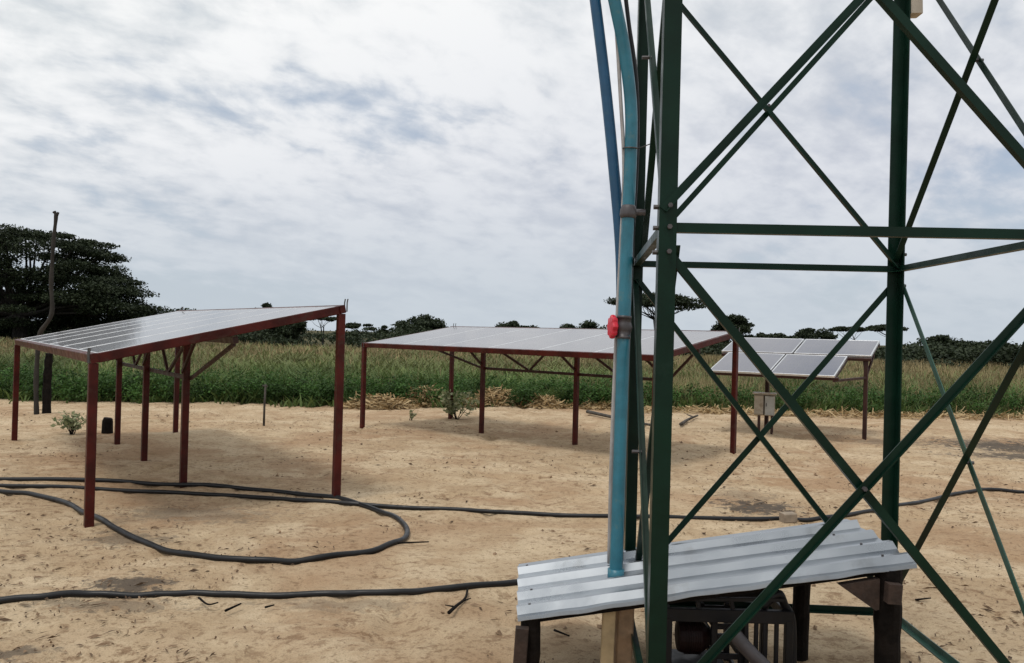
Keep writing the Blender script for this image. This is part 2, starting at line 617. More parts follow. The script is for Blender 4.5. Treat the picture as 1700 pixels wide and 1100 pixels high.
# ------------------------------------------------------------------ trees
def leaf_quads(cen, rad, count, size, flat=0.55, seed=0, shell=0.45):
    r = np.random.default_rng(seed)
    d = r.normal(size=(count, 3))
    d /= np.linalg.norm(d, axis=1)[:, None]
    rr = (shell + (1 - shell) * r.random(count)) * (0.86 + 0.28 * r.random(count))
    p = cen + d * rr[:, None] * rad
    n = r.normal(size=(count, 3)) * A(flat, flat, 1) + A(0, 0, 0.4)
    n /= np.linalg.norm(n, axis=1)[:, None]
    t = np.cross(n, r.normal(size=(count, 3)))
    t /= np.linalg.norm(t, axis=1)[:, None]
    b = np.cross(n, t)
    s = size * (0.55 + 0.9 * r.random(count))[:, None]
    w = s * 0.62
    return np.stack([p - t * s * 0.5, p + b * w * 0.5, p + t * s * 0.5, p - b * w * 0.5], 1)


def tree(name, label, base, h, w, pads, size, lmat, group, trunk_h=0.35, trunk_r=0.16, seed=1, lean=0.0, stems=1):
    """pads: list of (dx, dy, z, rx, rz, n) leaf pads; every pad hangs on its own limb"""
    r = random.Random(seed)
    root = thing(name, base, label, 'tree', group)
    base = A(*base)
    tb, q = MB(), []
    for s in range(stems):
        off = A(r.uniform(-.3, .3), r.uniform(-.3, .3), 0) * (stems > 1)
        fork = base + A(lean + r.uniform(-.3, .3), 0, h * trunk_h) + off * 2
        tb.tube(catmull([base + off + A(0, 0, -.2), base + off + A(lean * .3 + r.uniform(-.1, .1), 0, h * trunk_h * .5), fork], 5),
                [trunk_r * (1.15 - 0.45 * k / 10) for k in range(11)], 8)
        for (dx, dy, z, rx, rz, n) in pads[s::stems * (3 if len(pads) > 100 else 1)]:
            c = base + A(dx, dy, z)
            m1 = fork + (c - fork) * 0.5 + A(r.uniform(-.3, .3), r.uniform(-.3, .3), -0.06 * h * r.random())
            tb.tube(catmull([fork - A(0, 0, h * .03), m1, c - A(0, 0, rz * .4)], 4), [trunk_r * (.36 - .033 * k) for k in range(9)], 6)
    for i, (dx, dy, z, rx, rz, n) in enumerate(pads):
        q.append(leaf_quads(base + A(dx, dy, z), A(rx, rx, rz), n, size, seed=seed * 97 + i))
    tb.build('trunk', M['bark'], root)
    fast_mesh('crown', np.concatenate(q).reshape(-1, 3), 4, lmat, root)
    return root


def umbrella_pads(w, h, n, depth, seed, leaves, padr=0.16, drop=0.25, flat=0.24):
    r = random.Random(seed)
    out = []
    for i in range(n):
        a = r.uniform(0, 2 * math.pi)
        rad = math.sqrt(r.random()) * 0.5
        rx = w * padr * r.uniform(.6, 1.2)
        z = h - rx * flat - drop * h * (rad / .5) ** 2 - depth * h * r.random() ** 2
        out.append((math.cos(a) * rad * (w - rx), math.sin(a) * rad * (w - rx), z, rx, rx * flat * r.uniform(.8, 1.3), leaves))
    return out


# the big spreading tree on the left: dense layered dome
def big_tree():
    Y = 56.0
    base = at(30, 600, Y)
    base[2] = 0
    k = Y / FOCAL_PX
    horizon = 532
    pads = []
    r = random.Random(5)
    outline = [(-140, 385), (-80, 374), (0, 372), (60, 372), (100, 384), (150, 384), (168, 402), (176, 428), (200, 450), (224, 470), (240, 490)]
    for (px, py) in outline:                                     # rim pads follow the silhouette
        for dy in (-2.5, 0, 2.5):
            rx = r.uniform(.9, 1.5)
            pads.append(((px - 30) * k - rx * .7, dy + r.uniform(-.6, .6), CAM_H + (horizon - py) * k - .35 + r.uniform(-.25, .1), rx, rx * .24, 520))
    for i in range(205):                                          # inner layers
        px = r.uniform(-150, 215)
        top = np.interp(px, [q[0] for q in outline], [q[1] for q in outline])
        py = r.uniform(top + 8, 508 if px > 60 else 540)
        rx = r.uniform(1.0, 1.9)
        pads.append(((px - 30) * k - (.5 if px > 150 else 0), r.uniform(-3.5, 3.5), CAM_H + (horizon - py) * k - .3, rx, rx * .26, 480))
    return tree('acacia_tree', 'huge dark spreading tree with layered crown at the left edge of the field', base, 8.0, 14, pads, 0.17,
                M['leaf_acacia'], 'trees beyond the grass field', .3, .38, 3, 0.3, 2)


big_tree()


def far_tree(px, top, width, Y, label, kind, seed, n=14, leaves=300):
    horizon = 537 + (px / 1700) * 42
    base = at(px, 600, Y)
    base[2] = 0
    k = Y / FOCAL_PX
    h = CAM_H + (horizon - top + 3) * k
    w = width * k
    if kind == 'umbrella':
        pads = umbrella_pads(w, h, n, .08, seed, leaves, .17, .10, .22)
    elif kind == 'dome':
        pads = umbrella_pads(w, h, n * 2, .38, seed, leaves, .17, .32, .42)
    else:                                                         # low bush reaching the ground
        pads = umbrella_pads(w * 1.1, h + .1, n * 3, .60, seed, leaves, .17, .16, .5)
        pads = [(a, b, max(z, .35), c, d, e) for a, b, z, c, d, e in pads]
    name = {'umbrella': 'acacia_tree', 'dome': 'bushy_tree', 'bush': 'bush'}[kind]
    o = tree(name, label, base, h, w, pads, 0.0031 * Y, M['leaf_acacia'] if kind == 'umbrella' else M['leaf_bush'],
             'trees beyond the grass field', .62 if kind == 'umbrella' else .3, max(.07, h * .025), seed, 0.0, 2 if kind == 'umbrella' else 1)
    if kind == 'bush':
        o['category'] = 'bush'


far_tree(228, 508, 95, 60, 'loose grey green tree peeking out from under the big spreading tree', 'dome', 11)
far_tree(145, 516, 120, 58, 'dark bushy tree in the shade below the big spreading tree', 'bush', 12, 12)
far_tree(15, 512, 110, 60, 'dark bushy tree at the very left edge below the big crown', 'bush', 13, 12)
far_tree(305, 517, 90, 90, 'low rounded bush showing just above the left solar table', 'bush', 14, 10)
far_tree(438, 508, 46, 85, 'small round treetop rising behind the left solar table', 'dome', 15, 8)
far_tree(395, 530, 80, 75, 'dark bush half hidden behind the left solar table', 'bush', 17, 10)
far_tree(470, 533, 75, 66, 'dark bush below the raised corner of the left solar table', 'bush', 18, 10)
far_tree(535, 528, 62, 80, 'thin flat topped tree just left of the tallest red corner post', 'umbrella', 16, 9)
far_tree(594, 541, 66, 75, 'flat topped tree just right of the tallest red corner post', 'umbrella', 19, 9)
far_tree(640, 545, 40, 80, 'small ragged tree left of the round dense treetop', 'dome', 20, 7)
far_tree(698, 526, 92, 78, 'dense rounded tree above the left corner of the middle solar table', 'dome', 21, 16, 330)
far_tree(858, 537, 74, 95, 'low mound of trees above the middle solar table', 'bush', 22, 10)
far_tree(970, 538, 84, 95, 'long low bush left of the blue pipes behind the middle solar table', 'bush', 23, 10)
far_tree(1084, 490, 176, 68, 'wide flat topped acacia standing behind the blue pipes and green tower leg', 'umbrella', 24, 26, 420)
far_tree(1222, 522, 84, 66, 'ragged dark tree behind the right corner of the middle solar table', 'dome', 25, 13)
far_tree(1285, 556, 70, 70, 'low bush right of the ragged dark tree', 'bush', 26, 9)
far_tree(1352, 549, 72, 82, 'low dark bush above the small solar rack', 'bush', 27, 9)
far_tree(1408, 545, 66, 84, 'small flat topped acacia above the small solar rack', 'umbrella', 28, 10)
far_tree(1482, 541, 84, 72, 'flat topped tree behind the far right tower leg', 'umbrella', 29, 12)
far_tree(1560, 560, 90, 62, 'dark bush right of the far right tower leg', 'bush', 30, 10)
far_tree(1648, 568, 110, 58, 'dark bush near the right edge of the field', 'bush', 31, 11)


def woodland():
    q = []
    r = random.Random(77)
    for i in range(560):
        px = r.uniform(-80, 1800)
        Y = r.uniform(58, 100) if px < 1480 else r.uniform(50, 70)
        if px < 330 and r.random() < .4:
            continue
        base = at(px, 600, Y)
        hmax = 1.55 + .35 * math.sin(px * .021) + r.uniform(-.3, .45)
        if px > 1480:
            hmax = 1.6 + .25 * math.sin(px * .05)
        z = r.uniform(.3, hmax)
        rx = r.uniform(1.2, 2.4)
        q.append(leaf_quads(A(base[0], Y, z), A(rx, rx, .45), 190, .24, seed=900 + i, shell=.2))
    o = fast_mesh('far_woodland', np.concatenate(q).reshape(-1, 3), 4, M['leaf_bush'])
    tag(o, 'dark unbroken band of scrub along the horizon', 'woodland', kind='stuff')


woodland()


# ------------------------------------------------------------------ tall grass field
def blades(n, x, y, z, h, w, lean, r):
    """two-quad bent blades as 8 separate corners each"""
    a = r.random(n) * 2 * np.pi
    d = np.stack([np.cos(a), np.sin(a), np.zeros(n)], 1)
    s = np.stack([-d[:, 1], d[:, 0], np.zeros(n)], 1)
    p0 = np.stack([x, y, z], 1)
    l = lean * (0.4 + r.random(n))
    p1 = p0 + d * (l * h * .35)[:, None] + np.array([0, 0, 1]) * (h * .58)[:, None]
    p2 = p0 + d * (l * h)[:, None] + np.array([0, 0, 1]) * h[:, None]
    w0, w1 = (w * .5)[:, None] * s, (w * .42)[:, None] * s
    return np.stack([p0 - w0, p0 + w0, p1 + w1, p1 - w1, p1 - w1, p1 + w1, p2 + w1 * .15, p2 - w1 * .15], 1)


def grass_field():
    r = np.random.default_rng(21)
    V, Cc = [], []
    bands = [(0.0, 2.5, 420, 0.022), (2.5, 8.0, 250, 0.030), (8.0, 18.0, 95, 0.055), (18.0, 45.0, 26, 0.12)]
    for lo, hi, dens, wid in bands:
        ymid = 18 + (lo + hi) / 2
        xr = ymid * 0.72 + 3
        n = int(dens * 2 * xr * (hi - lo))
        x = r.uniform(-xr, xr, n)
        y = field_edge(x) + lo + r.random(n) * (hi - lo)
        if lo == 0:                                               # ragged front: tufts straying onto the sand
            y -= np.clip(vnoise(x * 2.1 + 5, x * 0 + 2) - .45, 0, 1) * 1.5 * r.random(n) ** 2
        patch = vnoise(x * .35 + 3, y * .35)                     # green weeds against dry grass
        clump = vnoise(x * 1.6 + 50, y * 1.6)
        fine = vnoise(x * 4.2, y * 4.2 + 80)
        keep = fine + clump * .7 > 0.42
        x, y, patch, clump, fine = x[keep], y[keep], patch[keep], clump[keep], fine[keep]
        n = len(x)
        right = 1 / (1 + np.exp(-(x - 4.0) / 1.2))                # right half of the field is drier
        depth = y - field_edge(x)
        dry = np.clip(.0 + .36 * right + (patch - .5) * .75 + np.clip((depth - 12) / 24, 0, .5), .015, .95)
        isdry = r.random(n) < dry
        h = np.where(isdry, (.30 + .42 * r.random(n)) * (.7 + .5 * patch), (.16 + .34 * r.random(n)) * (.35 + 1.25 * clump))
        h = h * np.clip(.55 + depth * .5, .55, 1.0)
        w = np.where(isdry, wid * .55, wid * (1.2 + 1.0 * r.random(n)))
        lean = np.where(isdry, .35, 1.15)
        V.append(blades(n, x, y, ground_z(x, y) - .02, h, w, lean, r))
        g0, g1 = A(.050, .092, .024), A(.165, .225, .072)
        d0, d1 = A(.19, .150, .072), A(.35, .28, .150)
        t = r.random(n)[:, None]
        cc = np.where(isdry[:, None], d0 + (d1 - d0) * t, g0 + (g1 - g0) * (t * .7 + .3 * patch[:, None]))
        tone = .62 + .75 * vnoise(x * .55 + 31, y * .4 + 17)         # paler and darker patches of growth
        olive = np.clip((depth - 4) / 16, 0, .6)[:, None] * np.where(isdry, 0, 1)[:, None]
        cc = (cc * (1 - olive) + A(.20, .19, .085) * olive) * tone[:, None]
        cc = np.repeat(cc[:, None, :], 8, 1)
        gr = isdry[:, None] & (np.arange(8)[None, :] < 4)         # dry stalks stay green at the foot
        cc[gr] = cc[gr] * .5 + A(.05, .075, .025) * .5
        Cc.append(cc)
    V, Cc = np.concatenate(V), np.concatenate(Cc)
    o = fast_mesh('grass', V.reshape(-1, 3), 4, M['grass'], None, Cc.reshape(-1, 3))
    tag(o, 'tall green and straw coloured grass filling the field behind the sand', 'grass', kind='stuff')


grass_field()


def weeds():
    """broad-leaved weeds along the front of the field"""
    r = np.random.default_rng(4)
    q, cc = [], []
    n = 1000
    for i in range(n):
        x = r.uniform(-16, 15)
        if x > 4 and r.random() < .72:
            continue
        y = float(field_edge(x)) + abs(r.normal()) * 1.6 - .45 * r.random() ** 3
        hh = r.uniform(.28, .70)
        k = int(130 * hh / .4)
        lq = leaf_quads(A(x, y, hh * .5), A(.30, .30, hh * .5), k, .060, seed=5000 + i, shell=.15)
        q.append(lq)
        base = A(.040, .085, .020) * r.uniform(.55, 1.6)
        cc.append(np.repeat((base * r.uniform(.7, 1.4, (k, 1)))[:, None, :], 4, 1))
    o = fast_mesh('weeds', np.concatenate(q).reshape(-1, 3), 4, M['grass'], None, np.concatenate(cc).reshape(-1, 3))
    tag(o, 'dark green leafy weeds along the front edge of the grass', 'weeds', kind='stuff')


weeds()


def straw_quads(n, cx, cy, rx, ry, h, seed, ln=.28, w=.012):
    r = np.random.default_rng(seed)
    a, rad = r.random(n) * 6.283, np.sqrt(r.random(n))
    x, y = cx + np.cos(a) * rad * rx, cy + np.sin(a) * rad * ry
    top = h * np.clip(1 - rad ** 1.5, 0, 1)
    z = top * r.uniform(.6, 1.05, n) + .01 + ground_z(x, y)
    b = r.random(n) * 6.283
    t = np.stack([np.cos(b), np.sin(b), r.normal(size=n) * .35], 1)
    s = np.stack([-np.sin(b), np.cos(b), r.normal(size=n) * .5], 1) * w
    l = (ln * (.4 + r.random(n)))[:, None] * .5
    p = np.stack([x, y, z], 1)
    return np.stack([p - t * l - s, p - t * l + s, p + t * l + s, p + t * l - s], 1)


def straw_heap(px, py, wpx, h, label, seed):
    c = gp(px, py)
    rx = wpx * c[1] / FOCAL_PX / 2
    ry = min(rx * .8, .5)
    root = thing('straw_heap', (c[0], c[1], 0), label, 'straw heap', 'heaps of cut grass along the field edge')
    mb = MB()
    k, rings = 14, 4
    vs_, fs = [], []
    for i in range(rings + 1):
        f = i / rings
        for j in range(k):
            a = 6.283 * j / k
            wob = 1 + .18 * math.sin(3 * a + seed) + .1 * math.sin(5 * a + 2 * seed)
            vs_.append((c[0] + math.cos(a) * rx * (1 - f) * wob, c[1] + math.sin(a) * ry * (1 - f) * wob, -.03 + h * .92 * f ** .7))
    for i in range(rings):
        fs += [(i * k + j, i * k + (j + 1) % k, (i + 1) * k + (j + 1) % k, (i + 1) * k + j) for j in range(k)]
    mb.add(vs_, fs)
    mb.build('heap_core', M['pale_straw'], root, True)
    o = fast_mesh('straw', straw_quads(int(900 * rx), c[0], c[1], rx * 1.1, ry * 1.1, h, seed).reshape(-1, 3), 4, M['straw'], root)
    o['kind'] = 'stuff'


M['pale_straw'] = mat('straw_core', (0.30, 0.21, 0.11), 0.95, var=0.35, scale=12, bump=0.8, bscale=30)
straw_heap(628, 676, 115, .26, 'low reddish brown heap of cut grass behind the left posts of the middle table', 1)
straw_heap(706, 672, 92, .42, 'tall pale straw heap left of centre under the middle solar table', 2)
straw_heap(775, 674, 50, .20, 'small straw heap just behind the leafy bush under the middle table', 3)
straw_heap(826, 672, 90, .40, 'peaked pale straw heap right of the leafy bush under the middle table', 4)
straw_heap(900, 675, 80, .22, 'low flat straw heap left of the third red post of the middle table', 5)
straw_heap(985, 676, 90, .14, 'long low straw heap just left of the blue pipes', 6)


def straw_strip():
    q = []
    for i in range(46):
        px = 1050 + i * 16
        x = gp(px, 690)[0]
        q.append(straw_quads(38, x, float(field_edge(x)) - .45 + .2 * math.sin(i * 1.7), .4, .55, .10, 300 + i, .3, .010))
    o = fast_mesh('cut_straw', np.concatenate(q).reshape(-1, 3), 4, M['straw'])
    tag(o, 'strip of cut brown straw along the right part of the field edge', 'straw', kind='stuff')


straw_strip()


# ------------------------------------------------------------------ solar tables
def panel(root, o, u, v, n, a0, a1, b0, b1, th=0.035, name='solar_panel', fw=0.018, cells='cells'):
    """one framed module spanning a0..a1 along u and b0..b1 along v, its underside on the plane"""
    P = lambda a, b, c=0.0: o + a * u + b * v + c * n
    base = MB()
    base.add([P(a0 + .004, b0 + .004, .004), P(a1 - .004, b0 + .004, .004), P(a1 - .004, b1 - .004, .004), P(a0 + .004, b1 - .004, .004),
              P(a0 + .004, b0 + .004, .010), P(a1 - .004, b0 + .004, .010), P(a1 - .004, b1 - .004, .010), P(a0 + .004, b1 - .004, .010)],
             [(3, 2, 1, 0), (0, 1, 5, 4), (1, 2, 6, 5), (2, 3, 7, 6), (3, 0, 4, 7), (4, 5, 6, 7)])
    po = base.build(name, M['backsheet'], root)
    fr = MB()
    for (p, q, w) in ((P(a0, b0 + fw / 2, th / 2), P(a1, b0 + fw / 2, th / 2), fw), (P(a0, b1 - fw / 2, th / 2), P(a1, b1 - fw / 2, th / 2), fw),
                      (P(a0 + fw / 2, b0 + fw, th / 2), P(a0 + fw / 2, b1 - fw, th / 2), fw), (P(a1 - fw / 2, b0 + fw, th / 2), P(a1 - fw / 2, b1 - fw, th / 2), fw)):
        fr.bar(p, q, w, th, n)
    fr.build('panel_frame', M['alu'], po)
    me = bpy.data.meshes.new('glass')
    zt = th - .002
    vs_ = [P(a0 + fw, b0 + fw, zt), P(a1 - fw, b0 + fw, zt), P(a1 - fw, b1 - fw, zt), P(a0 + fw, b1 - fw, zt)]
    low = [q - n * .008 for q in vs_]
    org = world_origin(po)
    me.from_pydata([tuple(q - org) for q in vs_ + low], [], [(0, 1, 2, 3), (7, 6, 5, 4), (0, 4, 5, 1), (1, 5, 6, 2), (2, 6, 7, 3), (3, 7, 4, 0)])
    uvl = me.uv_layers.new(name='UVMap')
    uvs = [(0, 0), (1, 0), (1, 1), (0, 1)]
    for li, c in enumerate(uvs):
        uvl.data[li].uv = c
    me.materials.append(M[cells])
    g = bpy.data.objects.new('glass', me)
    g.parent = po
    col.objects.link(g)


def solar_table(org, th, flip, L, W, zl, zh, vm, us, label, lean=0.0):
    u = A(math.cos(th), math.sin(th), 0)
    vh = A(math.sin(th), -math.cos(th), 0) * flip
    o = A(org[0], org[1], 0)
    root = thing('solar_table', o, label, 'solar table', 'solar tables on red posts')
    Q = lambda a, b, z: o + a * u + b * vh + A(0, 0, z)
    zp = lambda b: zl + (zh - zl) * b / W                        # underside of the panels
    PW = 0.067

    def post(a, b, top, w=PW, dx=0.0):
        mb = MB()
        mb.bar(Q(a, b, -.12) + u * dx, Q(a, b, top), w, w, vh)
        mb.build('post', M['red'], root)
    RH = .075
    for a in (0, L):
        post(a, 0, zp(0) - RH + .036, dx=lean if a else 0)
        post(a, W, zp(W) - RH + .034)
    for a in us:
        post(a, vm, zp(vm) - RH - .06, .066)
    # rails that frame the table, butted at the corners
    slope = unit(A(0, 0, zh - zl) + vh * W)
    nrm = np.cross(u, slope)
    nrm = nrm if nrm[2] > 0 else -nrm

    def rail(p, q, w, h, nm='rail', m='red'):
        mb = MB()
        mb.bar(p, q, w, h, nrm)
        return mb.build(nm, M[m], root)
    S = lambda a, b, c: o + a * u + A(0, 0, zl) + b * slope + c * nrm
    SL = math.hypot(W, zh - zl)
    rail(S(-.04, 0, -RH / 2 + .038), S(L + .04, 0, -RH / 2 + .038), .055, RH)
    rail(S(-.04, SL, -RH / 2 + .038), S(L + .04, SL, -RH / 2 + .038), .055, RH)
    for a in (0, L):
        rail(S(a, .029, -RH / 2 + .034), S(a, SL - .029, -RH / 2 + .034), .055, RH)
    for i in range(1, 6):                                         # rafters under the seams
        rail(S(L * i / 6, .03, -.028), S(L * i / 6, SL - .03, -.028), .04, .05, 'rafter', 'rust')
    # top chord and truss under the middle row of posts
    tv = SL * vm / W
    rail(S(.03, tv, -.086), S(L - .03, tv, -.086), .045, .06, 'truss_chord', 'rust')
    zc = zp(vm) - .50
    B = lambda a, z: Q(a, vm, z) + vh * .036
    zt = zp(vm) - .12

    def web(p, q, w=.034, nm='brace'):
        mb = MB()
        mb.bar(p, q, w, w * .8, vh)
        mb.build(nm, M['rust'], root)
    web(B(us[0], zc), B(us[2], zc), .042, 'truss_chord')
    web(B(us[0] - .05, zc), B(.12, zt))
    web(B(us[2] + .05, zc), B(L - .12, zt))
    for i, a in enumerate(us):
        if i < 2:
            m_ = (us[i] + us[i + 1]) / 2
            hw = (us[i + 1] - us[i]) / 2
            web(B(m_ - .02, zc + .02), B(m_ - hw * .85, zt))
            web(B(m_ + .02, zc + .02), B(m_ + hw * .45, zt))
        web(Q(a, vm, zc + .06) - vh * .036, Q(a - .42, vm, zt) - vh * .036)
    # modules
    for i in range(6):
        w = L / 6
        panel(root, o + A(0, 0, zl), u, slope, nrm, i * w + (.030 if i == 0 else .0008), (i + 1) * w - (.030 if i == 5 else .0008), .030, SL - .030)
    # pairs of reinforcement ends poking up at the corners
    for (a, b) in ((0, 0), (0, SL), (L, SL)):
        for k in (-.028, .028):
            mb = MB()
            p = S(a + k - .0, b - .0 + (.04 if b else -.042), -.03)
            mb.tube([p, p + A(0, 0, .085), p + A(.006, 0, .12)], .0065, 6)
            mb.build('corner_rod', M['wire'], root)
    return root


solar_table((-3.261, 6.312), 2.208, 1, 5.754, 2.068, 1.335, 1.80, 1.09, (1.507, 3.232, 4.80),
            'large tilted solar table on red posts at the left, nearest to the camera', 0.05)
solar_table((-2.488, 13.671), -0.739, -1, 5.746, 2.04, 1.37, 1.70, 1.08, (1.76, 3.70, 5.20),
            'large tilted solar table on red posts in the middle, partly behind the blue pipes')


def small_rack():
    th, tilt = -0.56, 0.27
    u = A(math.cos(th), math.sin(th), 0)
    vh = A(-math.sin(th), math.cos(th), 0)
    o = A(3.408, 14.0, 1.035)
    slope = vh * math.cos(tilt) + A(0, 0, math.sin(tilt))
    nrm = np.cross(u, slope)
    root = thing('solar_rack', (o[0], o[1], 0), 'small rack with four blue grey solar panels seen through the right side of the tower', 'solar rack')
    S = lambda a, b, c=0.0: o + a * u + b * slope + c * nrm
    for i in range(2):
        panel(root, o, u, slope, nrm, .0 + 1.045 * i, 1.02 + 1.045 * i, .06, 1.22, fw=.022, cells='cells_blue')
    for i in range(2):
        panel(root, o, u, slope, nrm, -.16 + 1.31 * i, 1.12 + 1.31 * i, 1.30, 2.28, fw=.022, cells='cells_blue')

    def bar(p, q, w, nm, m='rust'):
        mb = MB()
        mb.bar(p, q, w, w, nrm)
        mb.build(nm, M[m], root)
    bar(S(-.02, .10, -.027), S(2.12, .10, -.027), .05, 'beam')
    bar(S(-.14, 1.26, -.027), S(2.44, 1.26, -.027), .05, 'beam')
    bar(S(-.14, 2.2, -.027), S(2.44, 2.2, -.027), .05, 'beam')
    for a in (.05, 1.03, 2.05):
        bar(S(a, .13, -.026), S(a, 1.23, -.026), .045, 'rafter')
    for a in (-.1, 1.16, 2.40):
        bar(S(a, 1.29, -.026), S(a, 2.17, -.026), .045, 'rafter')
    for p in (A(4.618, 14.547, 0), A(6.07, 13.825, 0)):
        t = (p - o) @ vh
        top = o[2] + math.tan(tilt) * t - .06
        mb = MB()
        mb.bar(p + A(0, 0, -.1), p + A(0, 0, top), .065, .065, vh)
        mb.build('post', M['rust'], root)
    q = A(6.07, 13.825, 1.03)
    bar(S(2.05, .06, -.05), q, .04, 'tie')
    bar(q, S(2.42, 1.62, -.05), .035, 'brace')
    bar(q + A(0, 0, .02), S(2.2, 1.9, -.05), .035, 'brace')
    q2 = A(4.618, 14.547, 1.03)
    bar(q2, S(.95, .25, -.05), .035, 'brace')


small_rack()


# ------------------------------------------------------------------ control cabinet on legs below the small rack
def cabinet():
    c = A(4.50, 14.30, 0)
    th = -0.35
    u, v = A(math.cos(th), math.sin(th), 0), A(-math.sin(th), math.cos(th), 0)
    root = thing('control_cabinet', c, 'small beige and grey control cabinet on short legs under the small solar rack', 'cabinet')
    P = lambda a, b, z: c + a * u + b * v + A(0, 0, z)
    mb = MB()
    mb.bar(P(-.17, 0, .49), P(.17, 0, .49), .26, .36)
    mb.build('body', M['beige'], root)
    mb = MB()
    mb.bar(P(-.20, -.01, .69), P(.20, -.01, .69), .34, .025)
    mb.build('lid', M['beige'], root)
    mb = MB()
    mb.bar(P(.015, -.137, .485), P(.165, -.137, .485), .014, .33)
    d = mb.build('door', M['grey_steel'], root)
    mb = MB()
    mb.bar(P(.035, -.15, .47), P(.035, -.15, .53), .012, .012)
    mb.build('door_handle', M['fitting'], d)
    mb = MB()
    mb.bar(P(-.004, -.136, .32), P(-.004, -.136, .66), .012, .02)
    mb.build('door_gap', M['dark_wood'], root)  # dark strip standing in for the gap beside the door
    for a, b in ((-.09, -.08), (-.09, .09), (.13, -.08), (.13, .09)):
        mb = MB()
        mb.bar(P(a, b, -.05), P(a, b, .312), .035, .035)
        mb.build('leg', M['rust'], root)


cabinet()


# ------------------------------------------------------------------ lattice tower
def tower():
    cx, cy, th, s = 1.271, 3.534, -0.052, 1.389
    z1, z2, za, zb, zc, zd = 0.216, 1.996, 0.263, 1.939, 2.041, 3.647
    u, v = A(math.cos(th), math.sin(th), 0), A(-math.sin(th), math.cos(th), 0)
    o = A(cx, cy, 0)
    root = thing('lattice_tower', o, 'dark green steel lattice tower with crossed braces filling the right foreground', 'tower')
    SG = {'nl': (-1, -1), 'nr': (1, -1), 'br': (1, 1), 'bl': (-1, 1)}
    LEG, h = 0.062, s / 2
    hh = h + LEG / 2                                               # outer heel of the angle
    heel = lambda k, z: o + SG[k][0] * hh * u + SG[k][1] * hh * v + A(0, 0, z) + (.040 * u if k == 'bl' else -.018 * u if k == 'br' else 0)
    for k in SG:
        mb = MB()
        mb.angle(heel(k, -.15), heel(k, 3.95), -SG[k][0] * u, -SG[k][1] * v, LEG, .007)
        mb.build('leg', M['green'], root)
    faces = [('nl', 'nr', -v), ('bl', 'br', v), ('nl', 'bl', -u), ('nr', 'br', u)]
    BW, T = .030, .005

    def member(k1, z_1, k2, z_2, out, off, nm, w=BW, m='green', into=True):
        along = unit(heel(k2, 0) - heel(k1, 0))
        p = heel(k1, z_1) + along * .012 + out * off
        q = heel(k2, z_2) - along * .012 + out * off
        d = unit(q - p)
        side = unit(np.cross(out, d))
        if side[2] < 0:
            side = -side
        mb = MB()
        mb.angle(p - side * w / 2, q - side * w / 2, side, -out if not into else out, w, T, w if not into else w * .55)
        return mb.build(nm, M[m], root)
    for (k1, k2, out) in faces:
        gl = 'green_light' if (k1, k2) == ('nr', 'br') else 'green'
        inn = -out
        # level rails sit behind the leg flange, braces cross in front of and behind each other
        for z in (z1, z2, zd + .06):
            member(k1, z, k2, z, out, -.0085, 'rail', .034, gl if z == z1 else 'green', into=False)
        left = (k1, k2) == ('nl', 'bl')
        dz = {('nl', 'nr'): .016, ('bl', 'br'): -.034}.get((k1, k2), 0.0)
        for (a, b) in ((za, zb), (zc + dz, zd + dz)):
            if left:                                               # both braces on the inner side of the flange
                member(k1, a, k2, b, out, -.0090, 'brace', into=False)
                member(k1, b, k2, a, out, -.0460, 'brace', into=False)
                continue
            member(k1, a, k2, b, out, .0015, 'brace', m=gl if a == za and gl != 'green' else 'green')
            member(k1, b, k2, a, out, -.0150, 'brace', m='green', into=False)
        for k, sgn in ((k1, 1), (k2, -1)):                          # bolts at the joints
            along = unit(heel(k2, 0) - heel(k1, 0)) * sgn
            for z in (za + .03, zb - .03, zc + .03, z2):
                p = heel(k, z) + along * .036
                mb = MB()
                mb.tube([p + out * .001, p + out * .018], .009, 6)
                mb.build('bolt', M['fitting'], root)
    for (k1, k2, out) in faces:                                     # a bolt where two braces cross
        for (a, b) in ((za, zb), (zc, zd)):
            p = (heel(k1, a) + heel(k2, b)) / 2 + out * .001
            mb = MB()
            mb.tube([p - out * .02, p + out * .022], .008, 6)
            mb.build('bolt', M['fitting'], root)
    # pale bracket bolted high on the far right leg
    p = heel('br', 3.36) + .005 * u
    mb = MB()
    mb.bar(p + A(.025, -.03, -.045), p + A(.02, -.03, .10), .075, .06)
    tagp = mb.build('bracket', M['beige'], root)
    tagp['label'] = 'pale beige bracket high on the far right leg'
    return root


tower()


